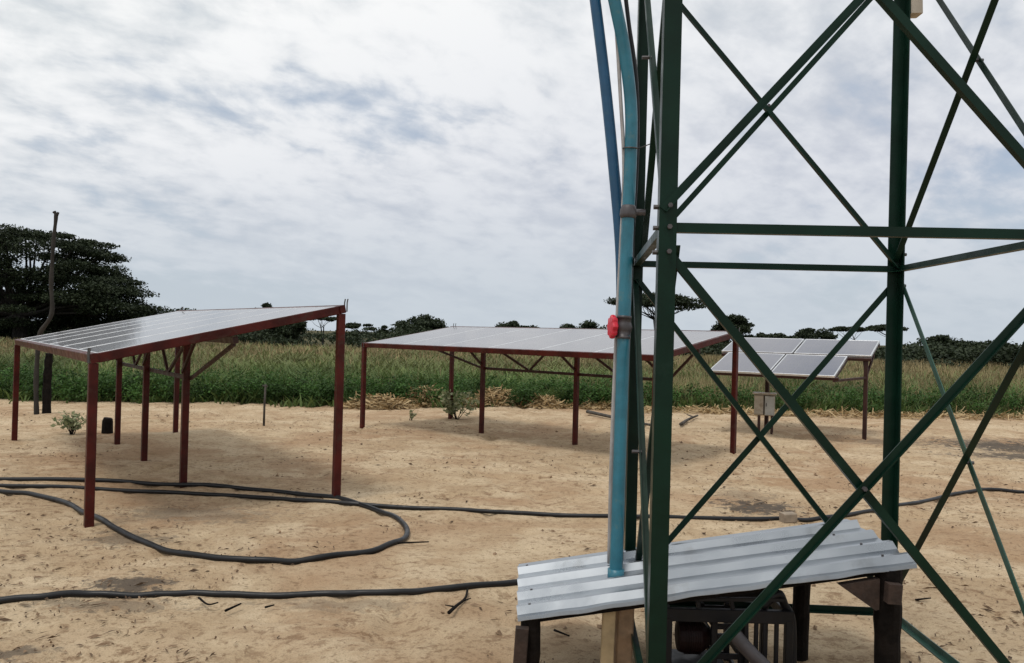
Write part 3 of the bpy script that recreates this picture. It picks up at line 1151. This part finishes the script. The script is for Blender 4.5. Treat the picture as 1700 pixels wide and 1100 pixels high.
# ------------------------------------------------------------------ water pipes rising beside the tower
def pipes():
    ft = at(1022, 960, 3.93)
    root = thing('water_pipe', ft, 'teal blue water pipe with grey coupling and red valve beside the green tower leg', 'pipe')
    pth = [at(1022, 960, 3.93) - A(0, 0, .42), at(1022, 960, 3.93), at(1026, 850, 3.95), at(1034, 600, 4.02), at(1040, 420, 4.06),
           at(1047, 260, 4.08), at(1047, 170, 4.09), at(1036, 80, 4.08), at(1020, 0, 4.06), at(1003, -80, 4.04), at(990, -140, 4.03)]
    mb = MB()
    mb.tube(catmull(pth, 7), .0315, 18)
    mb.build('pipe', M['pipe_blue'], root, True)
    mb = MB()                                                      # sleeve where it goes through the roof
    mb.tube([at(1022, 966, 3.93), at(1022.6, 944, 3.932)], .040, 18)
    mb.build('sleeve', M['pipe_blue'], root, True)
    c0, c1 = at(1042.5, 362, 4.066), at(1043.5, 341, 4.068)
    mb = MB()
    d = c1 - c0
    mb.tube([c0, c0 + d * .1, c0 + d * .3, c0 + d * .7, c1 - d * .1, c1], [.034, .041, .043, .041, .036, .033], 18)
    mb.tube([c0 + d * .5, c0 + d * .5 + A(.085, 0, 0)], .016, 10)
    mb.build('coupling', M['fitting'], root, True)
    v0, v1 = at(1034.0, 562, 4.03), at(1036.0, 524, 4.033)
    d = v1 - v0
    mb = MB()
    mb.tube([v0, v0 + d * .12, v0 + d * .121, v0 + d * .35, v0 + d * .5, v0 + d * .65, v0 + d * .879, v0 + d * .88, v1],
            [.038, .038, .033, .040, .046, .040, .033, .038, .038], 18)
    ax = unit(A(-.97, -.16, .02))
    vc = (v0 + v1) / 2
    mb.tube([vc, vc + ax * .068], .014, 10)
    val = mb.build('valve_body', M['fitting'], root, True)
    mb = MB()                                                      # scalloped hand wheel
    k = 40
    s1 = unit(np.cross(ax, A(0, 0, 1)))
    s2 = np.cross(s1, ax)
    rings = []
    for (t, f) in ((.040, .55), (.043, .92), (.050, 1.0), (.062, 1.0), (.069, .93), (.071, .5)):
        rings.append([vc + ax * t + (.055 + .005 * math.cos(8 * 6.2832 * j / k)) * f * (math.cos(6.2832 * j / k) * s1 + math.sin(6.2832 * j / k) * s2) for j in range(k)])
    vs_ = [q for rg in rings for q in rg]
    fs = [(i * k + j, i * k + (j + 1) % k, (i + 1) * k + (j + 1) % k, (i + 1) * k + j) for i in range(5) for j in range(k)]
    fs += [tuple(range(k - 1, -1, -1)), tuple(range(5 * k, 6 * k))]
    mb.add(vs_, fs)
    mb.build('valve_handle', M['valve_red'], val, False)

    pth = [at(1021, 945, 4.06) - A(0, 0, .40), at(1021, 945, 4.06), at(1026, 800, 4.10), at(1031, 600, 4.14), at(1031, 430, 4.15), at(1019, 280, 4.14), at(1005, 140, 4.13), at(988, 0, 4.12), at(972, -120, 4.11)]
    mb = MB()
    mb.tube(catmull(pth, 8), .0285, 16)
    o = mb.build('water_pipe', M['pipe_deep'], None, True)
    tag(o, 'deep blue water pipe leaning to the upper left, behind the teal pipe', 'pipe')

    pth = [at(1011, 935, 4.04), at(1015, 760, 4.05), at(1023, 560, 4.07), at(1031, 400, 4.08), at(1036, 280, 4.10), at(1030, 160, 4.1), at(1024, 60, 4.1), at(1016, -30, 4.1), at(1008, -120, 4.1)]
    mb = MB()
    mb.tube(catmull(pth, 6), .0095, 10)
    o = mb.build('conduit', M['conduit'], None, True)
    tag(o, 'thin pale grey conduit running up along the left of the teal pipe', 'conduit')

    pth = [at(1030, 950, 4.0), at(1036, 800, 4.05), at(1042, 600, 4.10), at(1050, 400, 4.16), at(1058, 250, 4.16), at(1056, 130, 4.15), at(1044, 40, 4.15), at(1036, -30, 4.14), at(1028, -120, 4.14)]
    mb = MB()
    mb.tube(catmull(pth, 6), .011, 10)
    o = mb.build('power_cable', M['hose'], None, True)
    tag(o, 'black cable rising between the teal pipe and the tower leg', 'cable')

    c = at(1046, 246, 4.08)
    mb = MB()
    k = 24
    ring = [c + .035 * A(math.cos(6.2832 * j / k), math.sin(6.2832 * j / k), .08 * math.sin(6.2832 * j / k)) for j in range(k + 1)]
    mb.tube(ring, .004, 6, False)
    mb.tube(catmull([ring[0], at(1068, 243, 4.05), at(1086, 236, 4.0)], 4), .0028, 6)
    o = mb.build('wire_tie', M['wire'], None, True)
    tag(o, 'thin wire tie looped round the teal pipe', 'wire')


pipes()


# ------------------------------------------------------------------ tin shelter at the tower foot
RO, R1, R3 = A(.058, 3.608, .338), A(1.811, 3.570, .640), A(.069, 4.357, .368)
RU, RL = unit(R1 - RO), np.linalg.norm(R1 - RO)
RV = unit((R3 - RO) - RU * np.dot(R3 - RO, RU))
RN = np.cross(RU, RV)


def roof_z(x, y, d=0.0):
    """height of the sheet plane at x, y"""
    return RO[2] - (RN[0] * (x - RO[0]) + RN[1] * (y - RO[1])) / RN[2] + d


def shelter():
    root = thing('tin_shelter', (.9, 3.95, 0), 'low tin shelter of galvanised ribbed sheet on dark wooden posts at the tower foot', 'shelter')
    W, per, rh = .75, .182, .034
    prof = []                                                      # (distance across, height)
    b = 0.0
    prof.append((0.0, -.016))
    prof.append((.004, .0))
    k = 0
    while b < W:
        for (d, hgt) in ((.026, .003), (.048, rh), (.068, rh), (.086, 0), (.128, .0), (.131, .005), (.135, 0)):
            q = b + d
            if q < W - .01:
                prof.append((q, hgt))
        b += per
        k += 1
    prof.append((W, 0))
    nseg = 46
    vs_, fs = [], []
    r = random.Random(3)
    np_ = len(prof)
    for side in (0, 1):
        for i in range(nseg + 1):
            a = RL * i / nseg
            for j, (d, hgt) in enumerate(prof):
                wob = .004 * math.sin(a * 1.8 + .4)
                front = math.exp(-d / .05) * (.0025 * math.sin(a * 17) + .0015 * math.sin(a * 33 + 1))
                sh = .012 * math.sin(d * 40) * (i == nseg)
                vs_.append(RO + RU * (a + sh) + RV * d + RN * (hgt + wob + front - .0014 * side))
    o2 = (nseg + 1) * np_
    for i in range(nseg):
        for j in range(np_ - 1):
            q = (i * np_ + j, (i + 1) * np_ + j, (i + 1) * np_ + j + 1, i * np_ + j + 1)
            fs.append(q)
            fs.append(tuple(x + o2 for x in reversed(q)))
    for j in range(np_ - 1):
        fs.append((j, j + 1, o2 + j + 1, o2 + j))
        e = nseg * np_
        fs.append((e + j + 1, e + j, o2 + e + j, o2 + e + j + 1))
    for i in range(nseg):
        fs.append((i * np_, o2 + i * np_, o2 + (i + 1) * np_, (i + 1) * np_))
        e = np_ - 1
        fs.append((i * np_ + e, (i + 1) * np_ + e, o2 + (i + 1) * np_ + e, o2 + i * np_ + e))
    mb = MB()
    mb.add(vs_, fs)
    roof = mb.build('roof_sheet', M['zinc'], root)
    for (a, d) in ((.06, .058), (.05, .604), (.07, .240), (RL - .12, .058), (RL - .14, .240), (RL - .2, .422)):
        mb = MB()
        hgt = rh + .001
        p = RO + RU * a + RV * d + RN * hgt
        mb.tube([p - RN * .01, p + RN * .004], .006, 8)
        mb.build('nail', M['fitting'], roof)

    def post(x, y, w, d, wob, nm='post', m='dark_wood', gap=.022):
        top = roof_z(x, y, -gap)
        mb = MB()
        rr = random.Random(int(x * 1000))
        k = 9
        path = catmull([A(x + wob, y, -.15), A(x + rr.uniform(-.006, .006), y, top * .5), A(x, y, top)], 5)
        rs = [(w / 2) * (1 + rr.uniform(-.05, .07)) for _ in path]
        mb.tube(path, rs, 12)
        mb.build(nm, M[m], root, False)
    post(.118, 3.665, .088, .09, -.008)
    post(1.715, 3.625, .112, .11, .012)
    post(1.505, 4.10, .085, .08, -.01)
    # cleat nailed on the left post
    mb = MB()
    mb.bar(A(.072, 3.60, .13), A(.080, 3.60, .302), .058, .045, A(0, 1, 0))
    mb.build('cleat', M['cut_wood'], root)
    # wall plates under the sheet
    for (d, nm) in ((.07, 'beam'), (.60, 'beam')):
        mb = MB()
        p, q = RO + RU * .06 + RV * d - RN * .030, RO + RU * (RL - .10) + RV * d - RN * .030
        mb.bar(p, q, .05, .035, RN)
        mb.build(nm, M['dark_wood'], root)
    # wedge-shaped bracket at the right post
    top = roof_z(1.66, 3.60, -.05)
    tri = [A(1.48, 3.60, roof_z(1.48, 3.60, -.052)), A(1.655, 3.60, top), A(1.655, 3.60, top - .135), A(1.64, 3.60, top - .14)]
    mb = MB()
    mb.add([q + A(0, -.022, 0) for q in tri] + [q + A(0, .022, 0) for q in tri], [(3, 2, 1, 0), (4, 5, 6, 7), (0, 1, 5, 4), (1, 2, 6, 5), (2, 3, 7, 6), (3, 0, 4, 7)])
    mb.build('bracket', M['cut_wood'], root)
    mb = MB()                                                      # pale cap block on the right post
    mb.bar(A(1.700, 3.553, .47), A(1.705, 3.553, .555), .062, .05, A(0, 1, 0))
    mb.build('cleat', M['cut_wood'], root)


shelter()


def plank(px0, px1, py, Y, zt, name, label, m, thick):
    a, b = at(px0, py, Y), at(px1, py, Y)
    c = (a + b) / 2
    w = abs(b[0] - a[0])
    mb = MB()
    mb.bar(A(c[0] - .01, Y, -.1), A(c[0], Y, zt), w, thick, A(0, 1, 0))
    o = mb.build(name, m)
    tag(o, label, 'plank')


plank(1000, 1021, 1050, 3.74, roof_z(.45, 3.74, -.03), 'plank', 'pale straw coloured upright plank under the left part of the tin roof', M['pale_wood'], .04)
plank(1023, 1050, 1050, 3.80, roof_z(.52, 3.80, -.045), 'plank', 'brown sawn upright plank just right of the pale one under the tin roof', mat('brown_plank', (.24, .155, .09), .8, var=.25, scale=12, bump=.4), .10)


# ------------------------------------------------------------------ junk below the shelter
def pump_frame():
    root = thing('pump_frame', (1.03, 3.92, 0), 'dark welded frame with vertical bars and a motor below the tin roof', 'pump frame')
    x0, x1, y0, y1 = .76, 1.32, 3.76, 4.12

    def bar(p, q, w, nm='bar', m='black', h=None):
        mb = MB()
        mb.bar(p, q, w, h or w, A(0, 0, 1) if abs(unit(q - p)[2]) < .9 else A(0, 1, 0))
        return mb.build(nm, M[m], root)
    for x in (x0, x1):
        for y in (y0, y1):
            bar(A(x, y, -.03), A(x, y, .31), .035, 'leg')
    for y in (y0, y1):
        bar(A(x0 - .02, y, .325), A(x1 + .02, y, .325), .03, 'rail', h=.06)
        bar(A(x0 - .02, y, .395), A(x1 - .02, y, .405), .018, 'rail')
        for x in (.90, 1.06, 1.16):
            bar(A(x, y, .356), A(x + random.uniform(-.015, .015), y, .392), .018)
    for x in (x0, x1):
        bar(A(x, y0 + .02, .325), A(x, y1 - .02, .325), .03, 'rail', h=.05)
    for x in (1.13, 1.17, 1.215, 1.265):
        bar(A(x, y0, .05), A(x + random.uniform(-.008, .008), y0, .295), .018)
    bar(A(1.08, y0, .05), A(x1, y0, .04), .022, 'rail')
    # slumped hood at the right end
    mb = MB()
    mb.tube(catmull([A(1.20, y0 + .02, .36), A(1.27, y0 + .01, .43), A(1.31, y0 + .03, .37), A(1.345, y0 + .03, .30), A(1.35, y0 + .02, .10), A(1.35, y0 + .02, -.02)], 5), .020, 8)
    mb.build('bent_bar', M['black'], root, True)
    # motor
    mb = MB()
    c = A(.90, 3.90, .175)
    path = [c + A(-.07, 0, 0), c + A(-.065, 0, 0), c + A(-.04, 0, 0), c + A(.04, 0, 0), c + A(.06, 0, 0), c + A(.10, 0, 0)]
    mb.tube(path, [.04, .07, .078, .078, .065, .03], 20)
    mo = mb.build('motor', M['maroon'], root)
    mb = MB()
    for i in range(7):
        x = c[0] - .035 + i * .011
        mb.tube([A(x, c[1], c[2]), A(x + .005, c[1], c[2])], .083, 20)
    mb.build('cooling_fins', M['maroon'], mo)
    mb = MB()
    mb.bar(A(.80, 3.90, .035), A(1.05, 3.90, .035), .22, .07)
    mb.build('motor_base', M['black'], root)


pump_frame()


def crate():
    root = thing('slatted_crate', (.98, 3.80, 0), 'black slatted crate standing under the dark frame below the tin roof', 'crate')
    # sits just behind the frame's front bars
    x0, x1, y0, y1, z1 = .985, 1.115, 3.80, 4.06, .27
    for (p, q) in ((A(x0, y0, 0), A(x1, y0, 0)), (A(x0, y1, 0), A(x1, y1, 0)), (A(x0, y0, 0), A(x0, y1, 0)), (A(x1, y0, 0), A(x1, y1, 0))):
        for z in (.03, .12, .21, .26):
            mb = MB()
            mb.bar(p + A(0, 0, z), q + A(0, 0, z), .012, .026)
            mb.build('slat', M['black'], root)
    for x in (x0, x1):
        for y in (y0, y1):
            mb = MB()
            mb.bar(A(x, y, -.02), A(x, y, .285), .028, .028, A(0, 1, 0))
            mb.build('corner', M['black'], root)


crate()
mb = MB()
mb.tube(catmull([A(1.02, 3.66, .30), A(1.09, 3.65, .22), A(1.22, 3.64, .10), A(1.36, 3.63, -.01)], 5), .033, 12)
tag(mb.build('pipe_offcut', M['fitting'], None, True), 'dark grey pipe slanting down in front of the dark frame', 'pipe')
mb = MB()
mb.bar(A(.60, 3.62, .10), A(.73, 3.60, .12), .05, .028)
tag(mb.build('blue_scrap', M['blue_rag']), 'small blue plastic scrap just right of the near tower leg near the ground', 'scrap')
mb = MB()
mb.bar(A(.98, 3.52, .03), A(1.12, 3.50, .035), .09, .075)
tag(mb.build('wood_block', M['cut_wood']), 'short brown wooden block on the ground in front of the dark frame', 'block')


# ------------------------------------------------------------------ hoses on the sand
def hose(pts, r, label, seed):
    q = []
    for p in pts:
        g = gp(p[0], p[1])
        q.append(A(g[0], g[1], 0))
    q = catmull(q, 9)
    for i, p in enumerate(q):
        p[2] = float(ground_z(p[0], p[1])) + r * .85 + .004 * math.sin(i * .5 + seed)
    # an even lie
    z = np.array([p[2] for p in q])
    for _ in range(6):
        z[1:-1] = np.maximum((z[:-2] + z[2:]) / 2 * .5 + z[1:-1] * .5, z[1:-1] - .01)
    for p, zz in zip(q, z):
        p[2] = zz
    mb = MB()
    mb.tube(q, r, 12)
    tag(mb.build('hose', M['hose'], None, True), label, 'hose', 'black hoses on the sand')


hose([(-260, 800), (-120, 795), (0, 797), (150, 800), (300, 806), (430, 818), (560, 835), (630, 851), (669, 872), (673, 893), (635, 911), (560, 925), (480, 932),
      (400, 933), (310, 923), (235, 902), (190, 882), (160, 866), (115, 842), (60, 828), (0, 821), (-120, 812), (-260, 806)], .022,
     'black hose forming a big loop on the sand in front of the left solar table', 1)
hose([(-260, 803), (0, 808), (150, 815), (300, 822), (430, 829), (560, 840), (700, 846), (850, 851), (1010, 858), (1150, 861), (1290, 862), (1360, 860), (1420, 852),
      (1500, 838), (1580, 821), (1640, 814), (1700, 816), (1800, 826), (1960, 850)], .020,
     'long straight black hose crossing the sand behind the tower', 2)
hose([(-200, 1022), (0, 999), (70, 993), (140, 985), (200, 983), (260, 982), (340, 984), (420, 985), (560, 987), (640, 987), (700, 984), (780, 979), (860, 974), (940, 970), (1005, 985)], .020,
     'black hose nearest the camera running left from under the tin roof', 3)


# ------------------------------------------------------------------ small things standing or lying on the sand
def poles():
    f = gp(62, 688)
    Y = f[1]
    mb = MB()
    pth = [A(f[0], Y, -.2), at(60, 640, Y), at(63, 580, Y), at(67, 552, Y), at(86, 520, Y), at(85, 470, Y), at(89, 400, Y), at(93, 360, Y), at(90, 351, Y)]
    q = catmull(pth, 5)
    rs = [.043 - .015 * i / len(q) + .004 * math.sin(i * 1.3) for i in range(len(q))]
    mb.tube(q, rs, 9)
    tp = at(92, 362, Y)
    mb.tube([tp, at(97, 352, Y)], [.03, .018], 7)
    root = mb.build('wooden_pole', M['bark'], None, True)
    tag(root, 'tall crooked dead wooden pole rising above the left solar table', 'pole')
    f = gp(78, 687)
    mb = MB()
    q = catmull([A(f[0], f[1], -.2), at(78, 650, f[1]), at(80, 610, f[1]), at(82, 586, f[1])], 5)
    mb.tube(q, [.078 - .018 * i / len(q) + .006 * math.sin(i * 1.7) for i in range(len(q))], 9)
    tag(mb.build('wooden_post', M['dark_wood'], None, True), 'short dark wooden post beside the crooked pole behind the left solar table', 'post')
    f = gp(438, 706)
    mb = MB()
    mb.tube([A(f[0], f[1], -.1), at(439, 672, f[1]), at(441, 637, f[1])], [.020, .018, .016], 8)
    mb.tube([at(436, 640, f[1]), at(444, 641, f[1])], .016, 6)
    tag(mb.build('marker_rod', M['grey_wood'], None, True), 'thin grey upright rod on the sand between the left and middle tables', 'rod')
    f = gp(178, 719)
    mb = MB()
    q = [A(f[0], f[1], -.1), A(f[0], f[1], .05), A(f[0], f[1], .18), A(f[0] + .01, f[1], .225), A(f[0] + .01, f[1], .23)]
    mb.tube(q, [.085, .078, .074, .06, .02], 10)
    tag(mb.build('tree_stump', M['dark_wood'], None, False), 'short dark tree stump behind the nearest red post', 'stump')


poles()


def plant(px, py, w, h, n, size, label, seed, stems=6):
    c = gp(px, py)
    root = thing('leafy_plant', (c[0], c[1], 0), label, 'plant')
    r = random.Random(seed)
    st, q = MB(), []
    for i in range(stems):
        a = r.uniform(0, 6.28)
        tip = c + A(math.cos(a) * w * .5 * r.random(), math.sin(a) * w * .35 * r.random(), h * r.uniform(.6, 1))
        st.tube(catmull([c + A(r.uniform(-.03, .03), 0, -.03), (c + tip) / 2 + A(r.uniform(-.04, .04), 0, .03), tip], 4), [.008 - .0007 * k for k in range(9)], 5)
        for t in (.45, .7, .95):
            q.append(leaf_quads(c + (tip - c) * t, A(w * .20, w * .20, h * .14), n // stems // 3, size, seed=seed * 50 + i * 5 + int(t * 10), shell=.2))
    st.build('stem', M['dark_wood'], root)
    o = fast_mesh('leaves', np.concatenate(q).reshape(-1, 3), 4, M['leaf_plant'], root)
    o['kind'] = 'stuff'


plant(757, 696, .75, .52, 420, .085, 'leafy pale green bush beside the far post of the middle solar table', 2, 9)
plant(118, 720, .55, .34, 260, .07, 'wilted grey green plant on the sand left of the nearest red post', 3, 8)
plant(682, 697, .22, .18, 60, .06, 'tiny green sapling left of the leafy bush under the middle table', 4, 3)


def stick(pts, r, label, name='stick', twigs=()):
    q = [gp(*p) + A(0, 0, r + .015) for p in pts]
    q = catmull(q, 5)
    mb = MB()
    mb.tube(q, [r * (1.1 - .5 * i / len(q)) for i in range(len(q))], 7)
    for (i, dx, dy, dz) in twigs:
        mb.tube([q[i], q[i] + A(dx, dy, dz)], [r * .6, r * .25], 6)
    tag(mb.build(name, M['grey_wood'] if r > .025 else M['dark_wood'], None, True), label, 'stick')


stick([(975, 687), (1010, 695), (1045, 703), (1086, 711)], .035, 'long fallen pole lying on the sand behind the blue pipes')
stick([(1130, 708), (1142, 700), (1158, 693)], .03, 'short forked branch on the sand right of the near tower leg', 'branch', ((5, .18, .05, .08), (8, -.1, .2, .03)))
stick([(745, 1024), (758, 1012), (772, 1000), (776, 985)], .010, 'thin curled twig on the sand below the nearest hose', 'twig', ((8, .05, .03, .01), (4, -.06, .0, .01)))
stick([(330, 998), (345, 1009), (362, 1006)], .006, 'small bent twig on the sand left of centre near the nearest hose', 'twig')
stick([(374, 1020), (400, 1008)], .007, 'straight thin twig on the sand just below the nearest hose', 'twig')
stick([(660, 906), (712, 904)], .007, 'thin dark twig lying right of the hose loop', 'twig')
stick([(440, 1014), (455, 1010)], .006, 'tiny dark twig right of the straight twig near the nearest hose', 'twig')
stick([(920, 1052), (945, 1062)], .006, 'short twig on the sand right of the left shelter post', 'twig')
stick([(1520, 1001), (1545, 998)], .006, 'short twig on the sand right of the right shelter post', 'twig')

c = gp(1309, 866)
mb = MB()
mb.bar(A(c[0] - .06, c[1], .035), A(c[0] + .06, c[1] + .02, .04), .10, .08)
tag(mb.build('stone_block', M['stone']), 'small grey block beside the hose behind the tin roof', 'block')


def litter():
    r = np.random.default_rng(99)
    n = 17000
    y = 3.4 + 14.5 * r.random(n) ** 1.25
    x = (r.random(n) * 2 - 1) * (y * .70 + .6)
    keep = .6 * vnoise(x * .9 + 20, y * .9) + .5 * vnoise(x * 2.3, y * 2.3 + 8) + .12 * r.random(n) > .62
    x, y = x[keep], y[keep]
    n = len(x)
    l = .007 + .040 * r.random(n) ** 3.5
    w = .003 + .006 * r.random(n) ** 2
    a = r.random(n) * 6.283
    t = np.stack([np.cos(a) * l, np.sin(a) * l, r.normal(size=n) * .002], 1)
    s = np.stack([-np.sin(a) * w, np.cos(a) * w, r.normal(size=n) * .004], 1)
    p = np.stack([x, y, ground_z(x, y) + .009], 1)
    o = fast_mesh('litter', np.stack([p - t, p + s + A(0, 0, .004), p + t, p - s + A(0, 0, .002)], 1).reshape(-1, 3), 4, M['litter'])
    tag(o, 'dry leaf bits and chips strewn over the sand', 'litter', kind='stuff')


litter()


def clods():
    """small lumps of dry soil"""
    r = np.random.default_rng(12)
    n = 420
    mb = MB()
    for i in range(n):
        y = 3.5 + 11 * r.random() ** 1.3
        x = (r.random() * 2 - 1) * (y * .66 + .4)
        if float(vnoise(x * .8 + 60, y * .8)) < .5:
            continue
        k = .006 + .020 * r.random() ** 3
        c = A(x, y, float(ground_z(x, y)) + k * .3)
        d = [A(1, 0, 0), A(-.3, .9, 0), A(-.8, -.6, 0), A(0, 0, .8), A(.2, .1, -.6), A(.3, -.9, .1)]
        v_ = [c + k * (q + r.normal(size=3) * .22) for q in d]
        mb.add(v_, [(0, 1, 3), (1, 2, 3), (2, 5, 3), (5, 0, 3), (1, 0, 4), (2, 1, 4), (5, 2, 4), (0, 5, 4)])
    tag(mb.build('clods', M['clod']), 'small dry soil clods lying on the sand', 'soil', kind='stuff')


M['clod'] = mat('dry_clod', (0.27, 0.18, 0.11), 0.95, var=0.4, scale=20)
clods()
